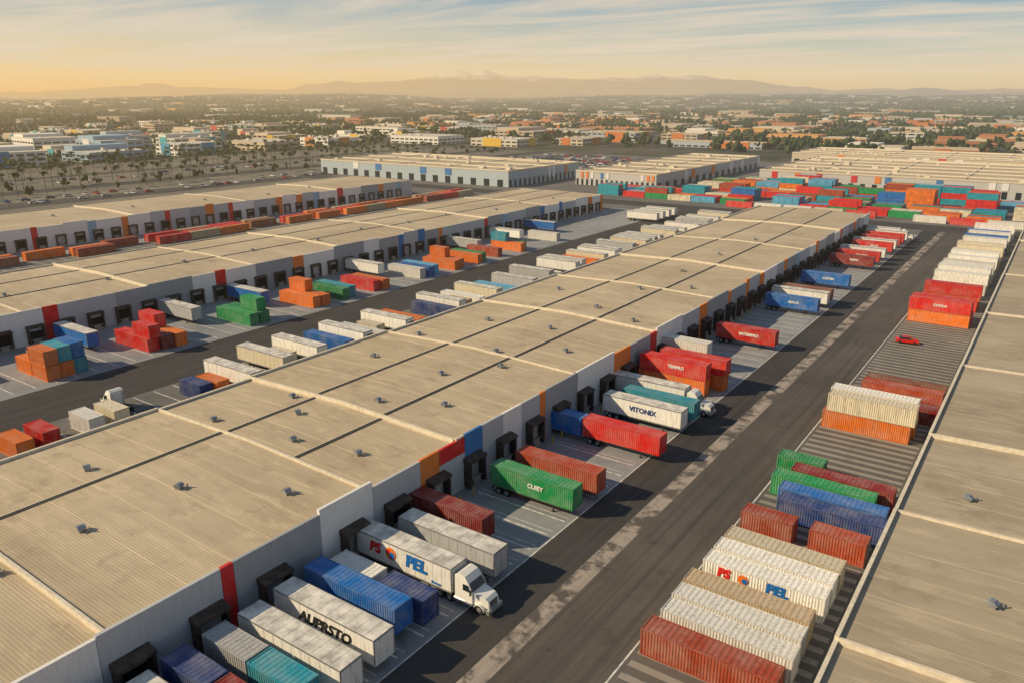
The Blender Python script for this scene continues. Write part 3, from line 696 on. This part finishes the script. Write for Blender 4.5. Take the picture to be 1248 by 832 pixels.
# ------------------------------------------------------------------ city
def city_building(x,y,wx,wy,h,wc,rc,accent=None,rot=None):
    b=MB();b.box(-wx/2,wx/2,-wy/2,wy/2,0,h)
    if R.random()<.5: b.box(-wx/2+2,R.uniform(-wx/4,wx/4),-wy/2+2,wy/2-2,h+.36,h+R.uniform(2.5,4.5))
    o=ob('commercial_building',b.mesh('wall',[M['panel']]),(x,y,hgt(x,y)-.5),R.choice([0,0,0,.15,-.1]) if rot is None else rot,None,wc,label=f"low {'white' if min(wc)>.5 else 'beige' if wc[0]>wc[2]*1.3 else 'grey blue'} commercial building with flat roof",category='building',group='commercial buildings around the yard')
    b=MB();b.box(-wx/2-.2,wx/2+.2,-wy/2-.2,wy/2+.2,h,h+.35)
    for i in range(R.randint(2,7)):
        xx,yy=R.uniform(-wx/2+3,wx/2-3),R.uniform(-wy/2+3,wy/2-3);s=R.uniform(1,2.5);b.box(xx-s,xx+s,yy-s*.7,yy+s*.7,h+.35,h+R.uniform(1.2,2.4))
    ob('roof',b.mesh('roof',[M['panel']]),parent=o,color=rc)
    g=MB();z=1
    while z+1.6<h:
        nx=max(1,int(wx/7))
        for i in range(nx): xa=-wx/2+wx*i/nx+1;g.box(xa,xa+wx/nx-2,-wy/2-.08,-wy/2,z,z+1.5)
        ny=max(1,int(wy/7))
        for i in range(ny): ya=-wy/2+wy*i/ny+1;g.box(wx/2,wx/2+.08,ya,ya+wy/ny-2,z,z+1.5)
        z+=3.6
    if g.v: ob('windows',g.mesh('windows',[M['glass']]),parent=o)
    if accent:
        q=MB();a_=R.uniform(-.35,.1);q.box(wx*a_,wx*(a_+R.uniform(.2,.4)),-wy/2-.5,-wy/2-.1,.1,h+1);ob('accent_panel',q.mesh('accent_panel',[M['panel']]),parent=o,color=accent)
        q=MB();a_=R.uniform(-.35,.1);q.box(wx/2+.1,wx/2+.5,wy*a_,wy*(a_+.3),.1,h+1);ob('accent_panel',q.mesh('accent_panel',[M['panel']]),parent=o,color=accent)
occ=[]
def free(x,y,r):
    for a,b_,c in occ:
        if abs(a-x)<c+r and abs(b_-y)<c+r: return False
    occ.append((x,y,r));return True
W_=(.78,.76,.72);BL=(.30,.45,.58);YE=(.72,.45,.04);TE=(.04,.36,.42);TA=(.6,.5,.36)
for (x,y,wx,wy,h,wc,ac) in ((-665,262,50,70,11,W_,(.05,.25,.5)),(-760,290,60,45,13,YE,None),(-655,350,45,50,8,BL,None),(-660,430,36,44,10,W_,(.05,.3,.5)),(-655,510,50,40,9,TA,None),(-740,400,45,40,12,BL,W_),(-735,480,40,50,11,(.62,.6,.55),TE),(-650,590,50,40,9,W_,(.55,.2,.04)),(-820,380,60,40,13,W_,None),(-720,580,40,40,10,TA,YE),(-600,690,70,45,9,W_,None),(-500,700,60,40,8,(.65,.6,.5),YE)):
    free(x,y,max(wx,wy)/2);city_building(x,y,wx,wy,h,wc,(.60,.56,.5),ac,R.choice([0,0,.1,-.12]))
wcs=[(.78,.74,.68),(.68,.62,.5),(.42,.5,.56),(.6,.5,.38),(.5,.4,.28)]
n=0
for _ in range(900):
    if n>=60: break
    x=R.uniform(-1300,-690);y=R.uniform(220,900);wx,wy=R.uniform(20,80),R.uniform(15,45)
    if not free(x,y,max(wx,wy)/2+3): continue
    city_building(x,y,wx,wy,R.choice([5,6,7,8,10,12]),R.choice(wcs),R.choice([(.62,.57,.5),(.42,.39,.35),(.55,.44,.33)]),R.choice([None,None,TE,YE,(.5,.05,.03)]));n+=1
n=0
for _ in range(1500):
    if n>=150: break
    x=R.uniform(-1150,250);y=R.uniform(745,2000);wx,wy=R.uniform(30,110),R.uniform(20,60)
    if not free(x,y,max(wx,wy)/2+6): continue
    city_building(x,y,wx,wy,R.choice([6,7,8,9,11]),R.choice([(.6,.52,.4),(.5,.42,.33),(.45,.17,.07),(.6,.3,.08),(.75,.72,.66),(.4,.46,.52)]),R.choice([(.62,.52,.38),(.58,.46,.3),(.5,.43,.35),(.5,.22,.1)]),R.choice([None,None,(.6,.18,.03)]));n+=1
hs=MB()
for i in range(2600):
    a=math.radians(R.uniform(-8,80));d=math.sqrt(R.uniform(1700**2,6500**2));x,y=-d*math.sin(a),d*math.cos(a)
    big=R.random()<.2
    wx,wy,h=(R.uniform(30,90),R.uniform(20,50),R.uniform(6,14)) if big else (R.uniform(8,26),R.uniform(8,20),R.uniform(3.5,7));z=hgt(x,y)-1;mi=R.randrange(5)
    hs.box(x-wx/2,x+wx/2,y-wy/2,y+wy/2,z,z+h,mi)
    if big: hs.box(x-wx/2-.5,x+wx/2+.5,y-wy/2-.5,y+wy/2+.5,z+h,z+h+.6,R.randrange(4))
    else: hs.prism([(x-wx/2-.5,z+h+.01),(x,z+h+2.5),(x+wx/2+.5,z+h+.01)],y-wy/2-.5,y+wy/2+.5,5+R.randrange(2))
hm=[simple('house_wall',c,.9) for c in ((.5,.45,.38),(.36,.31,.24),(.26,.29,.32),(.6,.56,.5),(.45,.25,.1))]+[simple('house_roof',(.18,.10,.07),.9),simple('house_roof_grey',(.15,.145,.135),.9)]
ob('distant_houses',hs.mesh('distant_houses',hm),kind='stuff',label='far suburban houses among trees')
# trees
def ico():
    t=(1+5**.5)/2
    v=np.array([(-1,t,0),(1,t,0),(-1,-t,0),(1,-t,0),(0,-1,t),(0,1,t),(0,-1,-t),(0,1,-t),(t,0,-1),(t,0,1),(-t,0,-1),(-t,0,1)],float);v/=np.linalg.norm(v[0])
    f=[(0,11,5),(0,5,1),(0,1,7),(0,7,10),(0,10,11),(1,5,9),(5,11,4),(11,10,2),(10,7,6),(7,1,8),(3,9,4),(3,4,2),(3,2,6),(3,6,8),(3,8,9),(4,9,5),(2,4,11),(6,2,10),(8,6,7),(9,8,1)]
    return v,np.array(f)
IV,IF=ico();rng=np.random.default_rng(3)
def clumps(name,pts,mat,label):
    n=len(pts);P=np.array(pts)
    V=IV[None]*rng.uniform(.65,1.3,(n,12,1))*P[:,None,3:6]+P[:,None,:3]
    F=(IF[None]+(np.arange(n)*12)[:,None,None]).reshape(-1)
    me=bpy.data.meshes.new(name);me.vertices.add(n*12);me.vertices.foreach_set('co',V.reshape(-1))
    nf=n*20;me.loops.add(nf*3);me.loops.foreach_set('vertex_index',F.astype(np.int32));me.polygons.add(nf)
    me.polygons.foreach_set('loop_start',np.arange(0,nf*3,3,dtype=np.int32));me.polygons.foreach_set('loop_total',np.full(nf,3,dtype=np.int32))
    me.materials.append(mat);me.update(calc_edges=True);me.validate();return ob(name,me,kind='stuff',label=label)
pts=[]
def tree(x,y,q=1.0):
    s=R.uniform(2.5,5.5)*q;hh=R.uniform(3,9)*q;z0=hgt(x,y)
    for k in range(5): pts.append((x+R.uniform(-s,s)*.7,y+R.uniform(-s,s)*.7,z0+hh+R.uniform(-2.5,2)*q,s*R.uniform(.35,.7),s*R.uniform(.35,.7),s*R.uniform(.4,.8)))
def insite(x,y): return x>-625 and y<740
for i in range(17000):
    a=math.radians(R.uniform(-8,82));d=math.sqrt(R.uniform(480**2,2400**2));x,y=-d*math.sin(a),d*math.cos(a)
    if insite(x,y): continue
    if any(abs(x-p)<r*.8 and abs(y-q)<r*.8 for p,q,r in occ) : continue
    if x<-625 and y<700:
        if R.random()<.25: continue
        tree(x,y,.7);continue
    if mnoise.noise(Vector((x*.006,y*.006,0)))<-.2: continue
    tree(x,y)
for x in (-450,-480,-553,-605,-615):
    y=160
    while y<640:
        tree(x+R.uniform(-2,2),y,.5)
        y+=R.choice([9,12,18,30])
for i in range(30000):
    a=math.radians(R.uniform(-8,80));d=math.sqrt(R.uniform(2200**2,7500**2));x,y=-d*math.sin(a),d*math.cos(a)
    s=R.uniform(5,14);pts.append((x,y,hgt(x,y)+R.uniform(1,5),s,s,R.uniform(5,9)))
clumps('distant_trees',pts,M['tree'],'dense suburban tree cover')
def palm_meshes():
    b=MB();
    for i in range(6): b.cyl((.05*i*i*.1,0,.9+i*1.8),.24-.02*i,1.82,'z',7,0,r2=.22-.02*i)
    tr_=b.mesh('trunk',[M['trunk']]);c=MB();rr_=random.Random(2)
    for k in range(26):
        a=k*2.4;el=rr_.uniform(-.5,1.1);L=rr_.uniform(2.2,3.0);p=Vector((.2,0,11.2));d=Vector((math.cos(a)*math.cos(el),math.sin(a)*math.cos(el),math.sin(el)));s=Vector((-math.sin(a),math.cos(a),0));pv=None
        for j in range(5):
            wv=.5*math.sin(math.pi*(j+.6)/5.2);q=(p-s*wv+Vector((0,0,-.15)),p+Vector((0,0,.1)),p+s*wv+Vector((0,0,-.15)))
            if pv: c.poly([pv[0],pv[1],q[1],q[0]]);c.poly([pv[1],pv[2],q[2],q[1]])
            pv=q;p=p+d*L/4;d=(d+Vector((0,0,-.35))).normalized()
    return tr_,c.mesh('crown',[M['leaf']])
PT,PCN=palm_meshes()
def palm(x,y):
    r=bpy.data.objects.new('palm_tree',None);r.location=(x,y,0);s=R.uniform(.75,1.1);r.scale=(s,s,s);r.rotation_euler=(0,0,R.uniform(0,6));COL.objects.link(r)
    r['label']='tall palm tree lining the road';r['category']='palm tree';r['group']='palm trees along the boulevard'
    ob('trunk',PT,parent=r);ob('crown',PCN,parent=r)
for x,y0,st in ((-448,150,8),(-482,150,8),(-527,150,8),(-551,160,9),(-600,170,9)):
    y=y0
    while y<560: palm(x+R.uniform(-2,2),y+R.uniform(-2,2));y+=st*R.choice([1,1,1,2])
def ridge(name,d,fn,a0,a1,mat,n=220,seed=0,jag=.2):
    mb=MB();rows=7
    for r in range(rows):
        t=r/(rows-1)
        for i in range(n):
            a=math.radians(a0+(a1-a0)*i/(n-1));dd=d*(1+.10*(t-.5)*2)
            prof=math.sin(math.pi*t)**.8 if 0<t<1 else 0
            h=fn(math.degrees(a))*prof*(1+jag*mnoise.noise(Vector((a*35,t*3,seed))))
            mb.v.append((-dd*math.sin(a),dd*math.cos(a),h if 0<t<1 else -20))
    for r in range(rows-1):
        for i in range(n-1): mb.f.append((r*n+i,r*n+i+1,(r+1)*n+i+1,(r+1)*n+i));mb.m.append(0)
    ob(name,mb.mesh(name,[mat],True),kind='structure')
def fr(a,s): return mnoise.fractal(Vector((a*s,1.7,0)),1,2,5)
def g(a,c,w): return math.exp(-((a-c)/w)**2)
ridge('mountain_range',13500,lambda a:max(20,150+250*g(a,38,5)+150*g(a,29,8)+130*g(a,22,6)+100*g(a,46,4)+60*g(a,59,5)-70*g(a,70,8)+40*fr(a,.4)+40*g(a,37,7)*fr(a,1.1)),-12,90,M['hill'],420,1,.15)
ridge('foothills',9000,lambda a:max(10,65+50*fr(a,.2)+50*g(a,8,10)+30*g(a,45,10)),-12,90,M['hill2'],220,5)
# ------------------------------------------------------------------ light
el=math.radians(31);az=math.radians(132)
sd=Vector((-math.sin(az)*math.cos(el),math.cos(az)*math.cos(el),math.sin(el)))
sun=bpy.data.lights.new('sun','SUN');sun.energy=5.0;sun.angle=math.radians(.5);sun.color=(1,.80,.51)
so=bpy.data.objects.new('sun',sun);so.rotation_euler=sd.to_track_quat('Z','Y').to_euler();so.location=(0,0,200);COL.objects.link(so)
wd=bpy.data.worlds.new('World');scene.world=wd;wd.use_nodes=True;nt=wd.node_tree;N=nt.nodes;L=nt.links;N.clear()
sky=N.new('ShaderNodeTexSky');sky.sky_type='NISHITA';sky.sun_disc=False;sky.sun_elevation=el;sky.sun_rotation=math.radians(-132)
tc=N.new('ShaderNodeTexCoord');sx=N.new('ShaderNodeSeparateXYZ');L.new(tc.outputs['Generated'],sx.inputs[0])
sc=N.new('ShaderNodeVectorMath');sc.operation='SCALE';sc.inputs['Scale'].default_value=.1;L.new(sky.outputs[0],sc.inputs[0])
def ramp(cols):
    r=N.new('ShaderNodeValToRGB');e=r.color_ramp.elements
    while len(e)<len(cols): e.new(.5)
    for q,(p,c) in zip(e,cols): q.position=p;q.color=(*c,1)
    return r
zr=mapr(N,L,sx.outputs[2],0,.25,0,1)
rl=ramp([(0,(.95,.59,.23)),(.12,(.92,.66,.33)),(.26,(.74,.63,.43)),(.42,(.44,.49,.48)),(.6,(.22,.29,.37)),(1,(.14,.20,.29))])
r2_=ramp([(0,(.74,.55,.34)),(.10,(.80,.64,.41)),(.22,(.58,.58,.48)),(.36,(.31,.44,.49)),(.6,(.16,.27,.37)),(1,(.12,.19,.29))])
L.new(zr,rl.inputs[0]);L.new(zr,r2_.inputs[0])
f=mapr(N,L,sx.outputs[0],-.93,-.15,0,1)
grad=mixc(N,L,f,rl.outputs[0],r2_.outputs[0])
base=mixc(N,L,.9,sc.outputs[0],grad)
za=N.new('ShaderNodeMath');za.operation='ADD';za.inputs[1].default_value=.03;L.new(sx.outputs[2],za.inputs[0])
zm=N.new('ShaderNodeMath');zm.operation='MAXIMUM';zm.inputs[1].default_value=.02;L.new(za.outputs[0],zm.inputs[0])
dx=N.new('ShaderNodeMath');dx.operation='DIVIDE';L.new(sx.outputs[0],dx.inputs[0]);L.new(zm.outputs[0],dx.inputs[1])
dy=N.new('ShaderNodeMath');dy.operation='DIVIDE';L.new(sx.outputs[1],dy.inputs[0]);L.new(zm.outputs[0],dy.inputs[1])
cb=N.new('ShaderNodeCombineXYZ');L.new(dx.outputs[0],cb.inputs[0]);L.new(dy.outputs[0],cb.inputs[1])
mp=N.new('ShaderNodeMapping');mp.inputs['Rotation'].default_value=(0,0,math.radians(-31));mp.inputs['Scale'].default_value=(.28,.8,1);L.new(cb.outputs[0],mp.inputs[0])
cn_=noise(N,L,mp.outputs[0],1.0,6,.6,.8)
cf=mapr(N,L,cn_,.38,.64,0,.85)
zf=mapr(N,L,sx.outputs[2],.015,.05,0,1)
zt=mapr(N,L,sx.outputs[2],.12,.3,1,.2)
mm=N.new('ShaderNodeMath');mm.operation='MULTIPLY';L.new(cf,mm.inputs[0]);L.new(zf,mm.inputs[1])
m2=N.new('ShaderNodeMath');m2.operation='MULTIPLY';L.new(mm.outputs[0],m2.inputs[0]);L.new(zt,m2.inputs[1])
fin=mixc(N,L,m2.outputs[0],base,(.78,.66,.51))
bg=N.new('ShaderNodeBackground');L.new(fin,bg.inputs[0]);bg.inputs[1].default_value=1.0
wo=N.new('ShaderNodeOutputWorld');L.new(bg.outputs[0],wo.inputs[0])
# ------------------------------------------------------------------ camera
cd=bpy.data.cameras.new('camera');cd.sensor_width=36;cd.lens=27.43;cd.clip_start=.5;cd.clip_end=40000
co=bpy.data.objects.new('camera',cd);co.location=(0,0,50);co.rotation_euler=(math.radians(72.6),0,math.radians(35));COL.objects.link(co);scene.camera=co
